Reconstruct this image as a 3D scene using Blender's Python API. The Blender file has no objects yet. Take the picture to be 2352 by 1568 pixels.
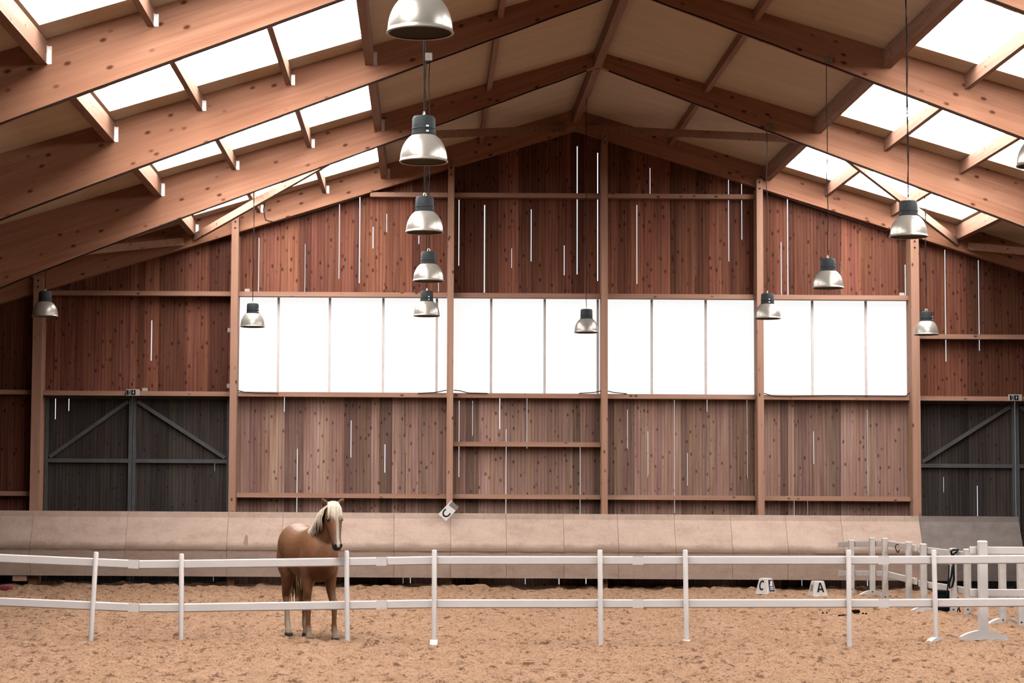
import bpy, math, random
import numpy as np
from mathutils import Vector, Matrix
random.seed(7); rng = np.random.default_rng(11)
SC = bpy.context.scene; COL = SC.collection

# ------------------------------------------------------------------ camera, world, exposure
F = 5000.0; TH = math.atan(367/5000.0); ROLL = 0.006; CX, CY = 982.0, 784.0; H = 1.74
fw = Vector((0, math.cos(TH), math.sin(TH))); u0 = Vector((0, -math.sin(TH), math.cos(TH))); r0 = Vector((1, 0, 0))
up = u0*math.cos(ROLL) - r0*math.sin(ROLL); rt = r0*math.cos(ROLL) + u0*math.sin(ROLL)
cam = bpy.data.cameras.new('camera'); cam.sensor_width = 36; cam.sensor_fit = 'HORIZONTAL'
cam.lens = F/2352*36; cam.shift_x = (1176-CX)/2352; cam.clip_end = 400
co = bpy.data.objects.new('camera', cam); COL.objects.link(co)
M = Matrix((rt, up, -fw)).transposed().to_4x4(); M.translation = (0, 0, H); co.matrix_world = M
SC.camera = co
SC.view_settings.view_transform = 'Standard'; SC.view_settings.look = 'None'
SC.view_settings.gamma = 1; SC.view_settings.use_curve_mapping = False
SC.view_settings.exposure = 0.0
SKY = 1.1                    # overcast sky seen through the board gaps
ROOFLIGHT = 25.0              # translucent roof sheets lit by the sky
WINLIGHT = 0.95              # translucent wall sheets
w = bpy.data.worlds.new('overcast_sky'); SC.world = w; w.use_nodes = True
w.node_tree.nodes['Background'].inputs[0].default_value = (0.93, 0.97, 1.0, 1)
w.node_tree.nodes['Background'].inputs[1].default_value = SKY

def ray(x, y): return fw + rt*((x-CX)/F) - up*((y-CY)/F)
def at(x, y, Y):
    v = ray(x, y); v = v*(Y/v.y); return Vector((v.x, v.y, v.z+H))
def gr(x, y, z=0.0):
    v = ray(x, y); t = (z-H)/v.z; return Vector((v.x*t, v.y*t, z))
def X_(x, y, Y): return at(x, y, Y).x
def Z_(x, y, Y): return at(x, y, Y).z

# ------------------------------------------------------------------ materials
def lin(c):
    return tuple(((v/255)/12.92 if v/255 <= .04045 else ((v/255+.055)/1.055)**2.4) for v in c)
GAIN = dict(white_plastic=1.6, white_plastic_dusty=1.55, plywood=1.65, plywood_grey=1.3, glulam_left=1.5, glulam_right=1.5, timber_upright=1.45, timber_cross=1.45, timber_depth=1.4,
            riding_sand=.98, boards_red=1.2, boards_lower=1.4, roof_lining=2.9, horse_coat=.98, hair_blond=1.5, hair_tail=1.35, sign_white=1.9, smear=1.55, box_white=1.5, mullion_grey=4.0, gate_steel=1.3, boards_gate=.75)
ALB = .24                    # overall reflectance factor, kept low to cut bounce light
class NT:
    def __init__(s, name):
        s.m = bpy.data.materials.new(name); s.m.use_nodes = True; s.t = s.m.node_tree; s.b = s.t.nodes['Principled BSDF']
    def n(s, typ, **kw):
        q = s.t.nodes.new(typ)
        for k, v in kw.items():
            if k.startswith('i_'):
                key = k[2:]; key = int(key) if key.isdigit() else key
                q.inputs[key].default_value = v
            else: setattr(q, k, v)
        return q
    def l(s, a, b): s.t.links.new(a, b)
    def ramp(s, fac, stops, interp='LINEAR'):
        r = s.n('ShaderNodeValToRGB'); r.color_ramp.interpolation = interp
        e = r.color_ramp.elements
        while len(e) < len(stops): e.new(0.5)
        for q, (p, c) in zip(e, stops):
            q.position = p; q.color = (*c, 1) if len(c) == 3 else c
        s.l(fac, r.inputs[0]); return r.outputs[0]
    def mix(s, fac, a, b, mode='MIX'):
        q = s.n('ShaderNodeMix', data_type='RGBA', blend_type=mode)
        for inp, v in ((q.inputs[0], fac), (q.inputs[6], a), (q.inputs[7], b)):
            if hasattr(v, 'is_output'): s.l(v, inp)
            elif isinstance(v, (int, float)): inp.default_value = v
            else: inp.default_value = (*v, 1)
        return q.outputs[2]
    def coords(s, rot=(0, 0, 0), scale=(1, 1, 1), rnd=True):
        tc = s.n('ShaderNodeTexCoord'); v = tc.outputs['Object']
        if any(rot):
            r = s.n('ShaderNodeMapping'); r.inputs['Rotation'].default_value = rot; s.l(v, r.inputs[0]); v = r.outputs[0]
        if rnd:
            oi = s.n('ShaderNodeObjectInfo'); mu = s.n('ShaderNodeMath', operation='MULTIPLY'); mu.inputs[1].default_value = 37.0
            s.l(oi.outputs['Random'], mu.inputs[0]); ad = s.n('ShaderNodeVectorMath', operation='ADD')
            s.l(v, ad.inputs[0]); s.l(mu.outputs[0], ad.inputs[1]); v = ad.outputs[0]
        m = s.n('ShaderNodeMapping'); m.inputs['Scale'].default_value = scale; s.l(v, m.inputs[0]); return m.outputs[0]
    def noise(s, v, scale=1.0, detail=4, rough=.55):
        q = s.n('ShaderNodeTexNoise', i_Scale=scale, i_Detail=detail, i_Roughness=rough); s.l(v, q.inputs['Vector']); return q.outputs['Fac']
    def bump(s, h, strength=.3, dist=.01):
        q = s.n('ShaderNodeBump', i_Strength=strength, i_Distance=dist); s.l(h, q.inputs['Height']); s.l(q.outputs[0], s.b.inputs['Normal'])
    def done(s, color=None, rough=.6, metal=0.0, spec=.3):
        if color is not None:
            if hasattr(color, 'is_output'):
                if metal < .5: color = s.mix(1.0, color, (ALB*GAIN.get(s.m.name, 1.0),)*3, 'MULTIPLY')
                s.l(color, s.b.inputs['Base Color'])
            else: s.b.inputs['Base Color'].default_value = (*color, 1)
        s.b.inputs['Roughness'].default_value = rough; s.b.inputs['Metallic'].default_value = metal
        s.b.inputs['Specular IOR Level'].default_value = spec if (metal > .25 or rough < .2) else spec*.22
        return s.m
MAT = {}
def wood(name, light, dark, axis, rot=(0, 0, 0), knots=.05, kscale=2.6, tone=False, rough=.65, streak=16, rnd=True, knotcol=None, spec=.25, groove=0):
    t = NT(name)
    sc = [streak, streak, streak]; sc[axis] = streak*.035
    v = t.coords(rot, tuple(sc), rnd)
    f = t.noise(v, 1.0, 5, .6)
    sc2 = [2.2, 2.2, 2.2]; sc2[axis] = .35
    f2 = t.noise(t.coords(rot, tuple(sc2), rnd), 1.0, 2)
    c = t.ramp(f, [(.3, dark), (.62, light)])
    c = t.mix(t.ramp(f2, [(.35, (.0, .0, .0)), (.7, (.55, .55, .55))]), c, dark)
    if knots:
        ks = [kscale]*3; ks[axis] = kscale*.55
        vo = t.n('ShaderNodeTexVoronoi', i_Scale=1.0); t.l(t.coords(rot, tuple(ks), rnd), vo.inputs['Vector'])
        k = t.ramp(vo.outputs['Distance'], [(knots*.6, (1, 1, 1)), (knots*1.5, (0, 0, 0))])
        c = t.mix(k, c, knotcol or tuple(x*.25 for x in dark))
    if groove:
        tc = t.n('ShaderNodeTexCoord'); sp = t.n('ShaderNodeSeparateXYZ'); t.l(tc.outputs['Object'], sp.inputs[0])
        wv = t.n('ShaderNodeMath', operation='MULTIPLY_ADD'); wv.inputs[1].default_value = 1/groove; t.l(sp.outputs['X'], wv.inputs[0]); t.l(f2, wv.inputs[2])
        fr = t.n('ShaderNodeMath', operation='FRACT'); t.l(wv.outputs[0], fr.inputs[0])
        gv = t.ramp(fr.outputs[0], [(.0, (.45, .42, .42)), (.16, (1, 1, 1)), (.84, (1.05, 1.05, 1.05)), (1.0, (.5, .47, .47))])
        c = t.mix(.75, c, gv, 'MULTIPLY')
    if tone:
        a = t.n('ShaderNodeVertexColor', layer_name='tone')
        c = t.mix(1.0, c, a.outputs[0], 'MULTIPLY')
    t.bump(f, .25, .004)
    MAT[name] = t.done(c, rough, 0, spec); return MAT[name]
ANG = math.atan(.335)
GL, GD = (.64, .325, .205), (.46, .20, .115)
wood('glulam_left', GL, GD, 0, (0, ANG, 0), .125, 5.2, streak=14, knotcol=(.16, .05, .025))
wood('glulam_right', GL, GD, 0, (0, -ANG, 0), .125, 5.2, streak=14, knotcol=(.16, .05, .025))
wood('timber_upright', (.60, .35, .25), (.48, .25, .165), 2, knots=.12, kscale=6)
wood('timber_depth', (.60, .35, .245), (.44, .22, .145), 1, knots=.1, kscale=6)
wood('timber_cross', (.58, .335, .24), (.45, .23, .155), 0, knots=.12, kscale=6)
wood('boards_red', (.45, .18, .108), (.245, .08, .05), 2, knots=.17, kscale=8.0, tone=True, rnd=False, streak=20, knotcol=(.12, .036, .024), groove=.071)
wood('boards_lower', (.50, .32, .25), (.30, .16, .12), 2, knots=.15, kscale=8.0, tone=True, rnd=False, streak=22, knotcol=(.15, .07, .052), groove=.071)  # paler, less red tone for the boards below the window sill
wood('boards_gate', (.20, .155, .135), (.09, .068, .062), 2, knots=.1, kscale=8.0, tone=True, rnd=False, streak=20, groove=.071)
wood('boards_plain', (.30, .12, .07), (.16, .06, .035), 2, knots=.1, kscale=4.0, rnd=False)

def simple(name, col, rough=.5, metal=0.0, spec=.4, var=.12, scale=6.0):
    t = NT(name); f = t.noise(t.coords((0, 0, 0), (scale,)*3), 1.0, 3)
    lo = tuple(x*(1-var) for x in col); hi = tuple(min(1, x*(1+var*.5)) for x in col)
    MAT[name] = t.done(t.ramp(f, [(.3, lo), (.7, hi)]), rough, metal, spec); return MAT[name]
simple('white_plastic', (.82, .745, .72), .42, 0, .4, .05, 4)
simple('white_plastic_dusty', (.74, .65, .60), .55, 0, .3, .12, 9)
simple('gate_steel', (.12, .125, .125), .55, .3, .4, .25, 5)
simple('galvanised', (.55, .52, .5), .45, .8, .5, .2, 30)
simple('lamp_dark', (.062, .072, .076), .6, .0, .4, .25, 40)
simple('lamp_shell', (.74, .66, .57), .30, .35, .5, .08, 7)
simple('lamp_inner', (.75, .66, .55), .4, .3, .5, .1, 7)
simple('bulb_glass', (.75, .72, .68), .15, 0, .6, .02, 3)
simple('cable_dark', (.04, .025, .02), .6, 0, .3, .1, 30)
simple('rope_dark', (.018, .02, .024), .7, 0, .2, .3, 60)
simple('box_white', (.66, .58, .52), .5, 0, .3, .1, 20)
simple('sign_white', (.80, .75, .73), .45, 0, .4, .04, 20)
simple('sign_worn', (.48, .40, .36), .6, 0, .3, .25, 60)
simple('ink_black', (.012, .018, .024), .5, 0, .3, .1, 30)
simple('ink_navy', (.022, .03, .085), .45, 0, .4, .1, 30)
simple('dung', (.028, .018, .014), .9, 0, .1, .4, 60)
simple('mullion_grey', (.33, .29, .275), .5, 0, .3, .1, 10)
simple('hoof', (.10, .07, .055), .6, 0, .3, .25, 30)
simple('eye_dark', (.012, .008, .006), .12, 0, .6, .05, 30)
simple('hair_blond', (.82, .68, .54), .6, 0, .2, .22, 45)
simple('hair_tail', (.62, .40, .23), .55, 0, .3, .3, 45)
simple('pad_red', (.42, .08, .09), .7, 0, .2, .2, 20)

# roof lining: beige sandwich board with fine speckle
t = NT('roof_lining')
v = t.coords((0, 0, 0), (1, 1, 1), False); f = t.noise(v, 45, 3, .7); g = t.noise(t.coords((0, 0, 0), (.5, 3.5, .5), False), 1.0, 3)
c = t.mix(.5, t.ramp(f, [(.35, (.42, .32, .235)), (.65, (.56, .445, .34))]), t.ramp(g, [(.3, (.45, .345, .25)), (.7, (.56, .45, .345))]))
MAT['roof_lining'] = t.done(c, .85, 0, .1)
# plywood kickboards
t = NT('plywood')
f = t.noise(t.coords((0, 0, 0), (1.3, 1, 3.0)), 1.4, 6, .65); g = t.noise(t.coords((0, 0, 0), (9, 9, .8)), 1.0, 3)
c = t.ramp(f, [(.25, (.44, .30, .235)), (.5, (.60, .43, .345)), (.75, (.68, .50, .41))])
c = t.mix(t.ramp(g, [(.55, (0, 0, 0)), (.8, (.5, .5, .5))]), c, (.42, .29, .225))
gr_ = t.noise(t.coords((0, 0, 0), (60, 60, 60)), 1.0, 2); c = t.mix(.25, c, t.ramp(gr_, [(.35, (.3, .2, .16)), (.65, (.75, .56, .46))]))
sep = t.n('ShaderNodeSeparateXYZ'); tc = t.n('ShaderNodeTexCoord'); t.l(tc.outputs['Object'], sep.inputs[0])
ad = t.n('ShaderNodeMath', operation='MULTIPLY_ADD'); ad.inputs[1].default_value = .13; t.l(f, ad.inputs[0]); t.l(sep.outputs['Z'], ad.inputs[2])
dirt = t.ramp(ad.outputs[0], [(.755, (0, 0, 0)), (.80, (.9, .9, .9)), (.88, (.6, .6, .6)), (.97, (0, 0, 0))])   # hoof and sand scuff line
c = t.mix(dirt, c, (.20, .125, .085))
MAT['plywood'] = t.done(c, .7, 0, .2)
t = NT('plywood_grey')
f = t.noise(t.coords((0, 0, 0), (2, 2, 3)), 1.5, 6, .65); c = t.ramp(f, [(.3, (.25, .205, .185)), (.7, (.36, .30, .27))])
MAT['plywood_grey'] = t.done(c, .75, 0, .2)
# riding sand
t = NT('riding_sand')
v = t.coords((0, 0, 0), (1, 1, 1), False)
f = t.noise(v, 9, 6, .7); g = t.noise(v, 1.1, 3); h = t.noise(t.coords((0, 0, 0), (1, .45, 1), False), 42, 3, .7); k = t.noise(t.coords((0, 0, 0), (1, .5, 1), False), 9.0, 5, .75)
c = t.ramp(f, [(.32, (.44, .235, .125)), (.5, (.63, .375, .235)), (.7, (.75, .48, .32))])
c = t.mix(.3, c, t.ramp(g, [(.3, (.52, .30, .17)), (.7, (.72, .45, .30))]))
c = t.mix(t.ramp(h, [(.50, (0, 0, 0)), (.66, (.85, .85, .85))]), c, (.28, .145, .08))
c = t.mix(t.ramp(k, [(.53, (0, 0, 0)), (.63, (.9, .9, .9))]), c, (.17, .085, .05))
t.bump(h, .5, .01)
MAT['riding_sand'] = t.done(c, .95, 0, .05)
# daylit translucent sheets
def glow(name, col, s):
    t = NT(name); t.b.inputs['Base Color'].default_value = (.08, .08, .08, 1); t.b.inputs['Roughness'].default_value = .7; t.b.inputs['Specular IOR Level'].default_value = .1
    t.b.inputs['Emission Color'].default_value = (*col, 1); t.b.inputs['Emission Strength'].default_value = s; MAT[name] = t.m
glow('rooflight_sheet', (.98, .97, .95), ROOFLIGHT)
glow('rooflight_seam', (.93, .92, .90), .93)
glow('wall_sheet', (.98, .98, .97), WINLIGHT)
# horse coat: patches and head-side shade stored per vertex
t = NT('horse_coat')
a = t.n('ShaderNodeVertexColor', layer_name='coat'); f = t.noise(t.coords((0, 0, 0), (14, 14, 14)), 1.0, 5, .65)
c = t.mix(1.0, a.outputs[0], t.ramp(f, [(.3, (.82, .82, .82)), (.7, (1.08, 1.08, 1.08))]), 'MULTIPLY')
MAT['horse_coat'] = t.done(c, .5, 0, .35)

# ------------------------------------------------------------------ mesh helpers
class MB:
    def __init__(s): s.v = []; s.f = []; s.mi = []; s.tone = []; s.cur = 0; s.ct = None
    def add(s, vs, fs):
        b = len(s.v); s.v += [tuple(q) for q in vs]; s.f += [tuple(b+i for i in f) for f in fs]
        s.mi += [s.cur]*len(fs); s.tone += [s.ct]*len(fs); return s
    def hexa(s, p):           # 8 points: bottom 4 ccw, top 4 ccw
        return s.add(p, [(3, 2, 1, 0), (4, 5, 6, 7), (0, 1, 5, 4), (1, 2, 6, 5), (2, 3, 7, 6), (3, 0, 4, 7)])
    def box(s, x0, x1, y0, y1, z0, z1):
        return s.hexa([(x0, y0, z0), (x1, y0, z0), (x1, y1, z0), (x0, y1, z0), (x0, y0, z1), (x1, y0, z1), (x1, y1, z1), (x0, y1, z1)])
    def prism(s, poly, y0, y1):   # polygon in x,z (ccw seen from -y), extruded in y
        n = len(poly)
        return s.add([(x, y0, z) for x, z in poly]+[(x, y1, z) for x, z in poly],
                     [tuple(range(n)), tuple(range(2*n-1, n-1, -1))]+[(i+n, (i+1) % n+n, (i+1) % n, i) for i in range(n)])
    def bar(s, a, b, wd, ht, upv=(0, 0, 1)):   # rectangular bar from a to b
        a, b = Vector(a), Vector(b); d = (b-a).normalized(); sd = d.cross(Vector(upv)).normalized()*wd/2; u = sd.cross(d).normalized()*ht/2
        return s.hexa([a-sd-u, a+sd-u, b+sd-u, b-sd-u, a-sd+u, a+sd+u, b+sd+u, b-sd+u])
    def loft(s, rings, close=True, cap=True):
        n = len(rings[0]); vs = [p for r in rings for p in r]; fs = []
        for i in range(len(rings)-1):
            for j in range(n if close else n-1):
                fs.append((i*n+j, i*n+(j+1) % n, (i+1)*n+(j+1) % n, (i+1)*n+j))
        if cap: fs += [tuple(reversed(range(n))), tuple(range((len(rings)-1)*n, len(rings)*n))]
        return s.add(vs, fs)
    def tube(s, pts, r, n=8):
        pts = [Vector(p) for p in pts]; rs = r if isinstance(r, (list, tuple)) else [r]*len(pts); rings = []
        pn = None
        for i, p in enumerate(pts):
            d = (pts[min(i+1, len(pts)-1)]-pts[max(i-1, 0)]).normalized()
            ref = pn or (Vector((0, 0, 1)) if abs(d.z) < .9 else Vector((0, 1, 0)))
            a = (ref - d*ref.dot(d)).normalized(); pn = a; b = d.cross(a)
            rings.append([p+(a*math.cos(2*math.pi*k/n)+b*math.sin(2*math.pi*k/n))*rs[i] for k in range(n)])
        return s.loft(rings)
    def lathe(s, prof, c, n=40, cap=False):
        cx, cy, cz = c
        return s.loft([[(cx+r*math.cos(2*math.pi*k/n), cy+r*math.sin(2*math.pi*k/n), cz+z) for k in range(n)] for r, z in prof], cap=cap)
    def build(s, name, mats, parent=None, org=(0, 0, 0), smooth=False, bevel=0):
        me = bpy.data.meshes.new(name); o3 = Vector(org)
        me.from_pydata([tuple(Vector(q)-o3) for q in s.v], [], s.f)
        if not isinstance(mats, (list, tuple)): mats = [mats]
        for m in mats: me.materials.append(MAT[m])
        if len(mats) > 1: me.polygons.foreach_set('material_index', s.mi)
        if any(x is not None for x in s.tone):
            ca = me.color_attributes.new('tone', 'FLOAT_COLOR', 'CORNER'); arr = []
            for p in me.polygons:
                tt = s.tone[p.index] or (1, 1, 1); arr += [*tt, 1.0]*p.loop_total
            ca.data.foreach_set('color', arr)
        if smooth is True: me.polygons.foreach_set('use_smooth', [True]*len(me.polygons))
        me.update()
        o = bpy.data.objects.new(name, me); COL.objects.link(o)
        if parent is None: o.location = o3
        else: o.parent = parent
        if bevel:
            b = o.modifiers.new('bevel', 'BEVEL'); b.width = bevel; b.segments = 2; b.limit_method = 'ANGLE'
        if smooth == 'auto':
            me.polygons.foreach_set('use_smooth', [True]*len(me.polygons)); me.set_sharp_from_angle(angle=math.radians(40))
        return o
def tag(o, label, cat, group=None, kind=None):
    o['label'] = label; o['category'] = cat
    if group: o['group'] = group
    if kind: o['kind'] = kind
    return o
def empty(name, loc, label, cat, group=None):
    o = bpy.data.objects.new(name, None); o.empty_display_size = .1; COL.objects.link(o); o.location = loc
    return tag(o, label, cat, group)
def struct(o): o['kind'] = 'structure'; return o
def copy_tree(o, parent=None):
    c = o.copy(); COL.objects.link(c)
    if parent is not None: c.parent = parent
    for ch in list(o.children): copy_tree(ch, c)
    return c

# ------------------------------------------------------------------ sand floor
def vnoise(x, y, cell, seed):
    r = np.random.default_rng(seed); g = r.random((256, 256))
    u = x/cell; v = y/cell; iu = np.floor(u).astype(int); iv = np.floor(v).astype(int); fu = u-iu; fv = v-iv
    fu = fu*fu*(3-2*fu); fv = fv*fv*(3-2*fv); a = iu & 255; b = (iu+1) & 255; c = iv & 255; d = (iv+1) & 255
    return (g[a, c]*(1-fu)+g[b, c]*fu)*(1-fv)+(g[a, d]*(1-fu)+g[b, d]*fu)*fv-.5
def sand(x, y):
    x = np.asarray(x, float); y = np.asarray(y, float)
    z = .05*vnoise(x, y, 1.9, 1)+.045*vnoise(x, y, .42, 2)+.075*vnoise(x, y, .17, 3)+.045*vnoise(x, y, .095, 4)
    z = z+.02*np.maximum(vnoise(x, y, .24, 6)-.18, 0)*5
    m = np.clip((y-41.6)/1.6, 0, 1)*np.clip((45.0-y)/.6, 0, 1)
    z = z+m*(-.03+.08*vnoise(x, y, 1.1, 5)+.06*vnoise(x, y, .33, 7))
    return z
def sz(x, y): return float(sand(np.array([x]), np.array([y]))[0])
xs = np.concatenate([[-11, -10.6], np.arange(-10.2, 14.0, .042), [15, 17]]); ys = np.concatenate([[-3, 0, 6, 12, 16, 18.5], np.arange(19.5, 45.6, .048), [46.5]])
GX, GY = np.meshgrid(xs, ys); GZ = sand(GX, GY)
far = (GY < 19) | (GY > 46) | (GX < -10.3) | (GX > 14.2); GZ[far] = 0
nx, ny = len(xs), len(ys)
me = bpy.data.meshes.new('floor'); me.vertices.add(nx*ny)
me.vertices.foreach_set('co', np.stack([GX, GY, GZ], -1).ravel())
ii = (np.arange(ny-1)[:, None]*nx+np.arange(nx-1)[None]).ravel()
q = np.stack([ii, ii+1, ii+1+nx, ii+nx], -1)
me.loops.add(q.size); me.loops.foreach_set('vertex_index', q.ravel()); me.polygons.add(len(q))
me.polygons.foreach_set('loop_start', np.arange(len(q))*4); me.update(calc_edges=True)
me.polygons.foreach_set('use_smooth', [True]*len(q)); me.materials.append(MAT['riding_sand'])
fl = bpy.data.objects.new('floor', me); COL.objects.link(fl); struct(fl)

# ------------------------------------------------------------------ roof geometry
RX = 3.06; BAY = 5.95; T = [45-BAY*k for k in range(8)]; ZR = 9.91; SL = .30; EAVE = 13.9
def rz(d): return ZR-SL*abs(d)
def roofz(x): return rz(x-RX)
ROOF_Y0, ROOF_Y1 = -3.0, 45.45
# openings for the translucent sheets
D0, D1 = 4.06, 7.86
spans = []
for k in range(6): spans.append((T[k+1]+.62, T[k]-.72))
m = MB()
def slope_slab(m, sgn, da, db, ya, yb, th=.05, lift=0.0):
    xa, xb = RX+sgn*da, RX+sgn*db; za, zb = rz(da)+lift, rz(db)+lift
    p = [(xa, ya, za), (xb, ya, zb), (xb, yb, zb), (xa, yb, za)]
    if sgn < 0: p = [p[1], p[0], p[3], p[2]]
    m.hexa(p+[(x, y, z+th) for x, y, z in p])
for sgn in (-1, 1):
    slope_slab(m, sgn, 0, D0, ROOF_Y0, ROOF_Y1); slope_slab(m, sgn, D1, EAVE+.1, ROOF_Y0, ROOF_Y1)
    cuts = [ROOF_Y1]+[v for s in spans for v in (s[1], s[0])]+[ROOF_Y0]
    for a, b in zip(cuts[0::2], cuts[1::2]): slope_slab(m, sgn, D0, D1, b, a)
struct(m.build('ceiling', 'roof_lining'))
wn = 5
for k, (ya, yb) in enumerate(spans):
    for sgn in (-1, 1):
        wn += 1
        m = MB(); slope_slab(m, sgn, D0-.0, D1+.0, ya, yb, .01, .03)
        o = struct(m.build('window_%d' % wn, 'rooflight_sheet'))
        if k < 4:
            m = MB(); n = 3
            for j in range(1, n):
                y = ya+(yb-ya)*j/n; slope_slab(m, sgn, D0, D1, y-.014, y+.014, .006, .018)
            m.build('sheet_seam', 'rooflight_seam', o)

# ------------------------------------------------------------------ glulam roof beams
beam_lab = ['reddish glulam rafter pair fixed flat against the boarded end wall, farthest from the camera',
            'reddish glulam roof beam nearest the end wall rafter, leftmost lamp hangs under it',
            'reddish glulam roof beam third from the end wall, its underside runs out at the left edge mid height',
            'reddish glulam roof beam closest to the camera, crossing the top left corner of the photo']
for k in range(6):
    y0, y1 = (44.9, 45.08) if k == 0 else (T[k], T[k]+.18)
    lab = beam_lab[k] if k < 4 else ['glulam roof beam above the upper edge of the photo carrying the second largest lamp',
                                     'glulam roof beam above the upper edge of the photo carrying the largest lamp'][k-4]
    e = empty('roof_beam', (RX, (y0+y1)/2, ZR), lab, 'roof beam', 'glulam roof beams')
    org = e.location
    for sgn in (-1, 1):
        m = MB(); pt = []; pb = []
        for d in [0, 2, 4, 6, 7.5, 9, 10.5, 12, EAVE-.1]:
            dep = .446+.0105*d if k == 0 else .27+.0745*d+max(0, d-7.5)**2*.006
            pt.append((RX+sgn*d, rz(d)-.002)); pb.append((RX+sgn*d, rz(d)-dep))
        for i in range(len(pt)-1):
            if sgn > 0: m.prism([pb[i], pb[i+1], pt[i+1], pt[i]], y0, y1)
            else: m.prism([pb[i+1], pb[i], pt[i], pt[i+1]], y0, y1)
        m.build('rafter', 'glulam_right' if sgn > 0 else 'glulam_left', e, org)
    if k > 0:   # thin batten with cable running along the underside edge
        for sgn in (-1, 1):
            m = MB()
            m.tube([(RX+sgn*d, y0+.02, rz(d)-(.27+.0745*d+max(0, d-7.5)**2*.006)-.012-.008*(i % 2)) for i, d in enumerate(np.arange(.2, 12, .5))], .012, 6)
            c = m.build('edge_cable', 'cable_dark', e, org)

# purlins between the beams
dl = [(0, .14, .27), (1.97, .09, .15), (3.98, .13, .27), (5.22, .085, .22), (6.58, .085, .22), (7.95, .14, .29)]
bayn = ['bay against the end wall', 'second bay from the end wall', 'third bay from the end wall', 'nearest bay, top left corner']
dn = {0: 'ridge', 1.97: 'slim upper', 3.98: 'stout upper rooflight edge', 5.22: 'slim rooflight upper', 6.58: 'slim rooflight lower', 7.95: 'stout lower rooflight edge'}
for k in range(4):
    for d, wd, ht in dl:
        for sgn in ((1,) if d == 0 else (-1, 1)):
            if k == 3 and not (sgn < 0 and d > 6): continue
            x = RX+sgn*d; zt = rz(d+wd/2)-.004; ya = T[k+1]+.185; yb = (44.9 if k == 0 else T[k])-.004
            lab = ('reddish wooden ridge purlin, %s' % bayn[k]) if d == 0 else '%s purlin, %s roof slope, %s' % (dn[d], 'left' if sgn < 0 else 'right', bayn[k])
            e = MB().box(x-wd/2, x+wd/2, ya, yb, zt-ht, zt).build('roof_purlin', 'timber_depth', None, (x, (ya+yb)/2, zt-ht))
            tag(e, lab, 'purlin', 'roof purlins')
            if sgn < 0 and d > 3:
                m = MB(); m.box(x+wd/2, x+wd/2+.055, yb-.006, yb, zt-ht+.0, zt-.06); m.box(x+wd/2, x+wd/2+.005, yb-.07, yb, zt-ht, zt-.06)
                m.build('metal_bracket', 'galvanised', e, e.location)
# roof bracing in the last bay
def zbr(d): return rz(d)-.36
def bpt(x, d, y): return Vector((x, y, zbr(d)))
nodes = {}
for sgn, side in ((-1, 'left'), (1, 'right')):
    P = [Vector((RX+sgn*.25, 44.85, rz(0)-.42)), Vector((RX+sgn*3.85, T[1]+.24, rz(3.98)-.36)), Vector((RX+sgn*7.9, 44.85, rz(7.95)-.36)), Vector((RX+sgn*11.7, T[1]+.24, rz(11.7)-.42))]
    P1b = Vector((RX+sgn*4.25, T[1]+.24, rz(4.25)-.36)); P2b = Vector((RX+sgn*8.15, 44.85, rz(8.1)-.40))
    for (a, b), lab in zip(((P[0], P[1]), (P1b, P[2]), (P2b, P[3])),
                           ('upper wooden wind brace running from the ridge across the %s roof slope', 'middle wooden wind brace crossing the rooflight of the %s roof slope', 'lower wooden wind brace disappearing towards the %s eaves')):
        o = MB().bar(a, b, .07, .15).build('roof_brace', 'timber_cross', None, (a+b)/2); tag(o, lab % side, 'brace', 'wooden roof braces')

# ------------------------------------------------------------------ end wall: boards with daylight gaps
YW = 45.20
zH = 5.93; zS = 3.90   # window opening
PX = [-8.04, -3.99, .47, 3.65, 6.86, 10.055]
slits = [(595,545,670,3),(701,560,670,2),(780,468,640,3),(827,452,650,4),(858,520,570,4),(889,490,533,3),(963,540,560,3),(1008,612,670,2),(1055,458,610,3),(1114,470,672,4),
 (1176,570,615,2),(1221,480,600,3),(1297,563,632,3),(1327,335,630,4),(1374,350,645,4),(1494,385,447,2.5),(1464,470,652,3),(1599,390,425,2.5),(1599,632,672,2.5),(1675,412,600,3),(1705,420,550,3),
 (1796,555,677,4),(1811,457,677,4.5),(1933,600,677,2),(2081,607,680,4),(2173,573,830,4),(2250,597,805,4),(2113,775,885,3),(349,735,828,4),
 (654,910,945,2.5),(807,965,1050,2.5),(931,912,1000,2),(931,1040,1178,3),(885,1020,1085,3),(1055,920,1095,2),(1149,912,985,3),(1163,985,1180,2),(1211,910,1030,3),(1333,1020,1180,1.8),
 (1442,940,1030,2),(1489,990,1095,2),(1550,918,1178,1.8),(1580,1040,1115,2.2),(1625,912,945,2.5),(1717,918,1098,1.8),(1870,990,1065,2.5),(1994,940,1135,2.5),(1825,1150,1185,1.8),(1856,1150,1185,1.5),
 (683,1030,1178,2.5),(1086,920,1000,1.3),(1285,1328,1345,3),(1347,1325,1345,3),(1207,1325,1345,2),(943,1325,1342,2),(927,1325,1342,2),(1843,1330,1350,2.5),(1950,1330,1350,2),(1994,1330,1355,3.5),(2330,1330,1355,3.5)]
gate_slits = [(127,910,962,3.5),(158,910,943,3.5),(493,1063,1082,2.5),(301,1322,1352,4),(490,1322,1345,2),(2248,1115,1185,3),(2170,1095,1130,2),(93,935,1170,1.5)]
def sl_world(lst):
    out = []
    for x, ya, yb, wpx in lst:
        a = at(x, ya, YW); b = at(x, yb, YW); out.append(((a.x+b.x)/2, b.z, a.z, wpx*.6*YW/F))
    return sorted(out)
SW = sl_world(slits)
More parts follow.
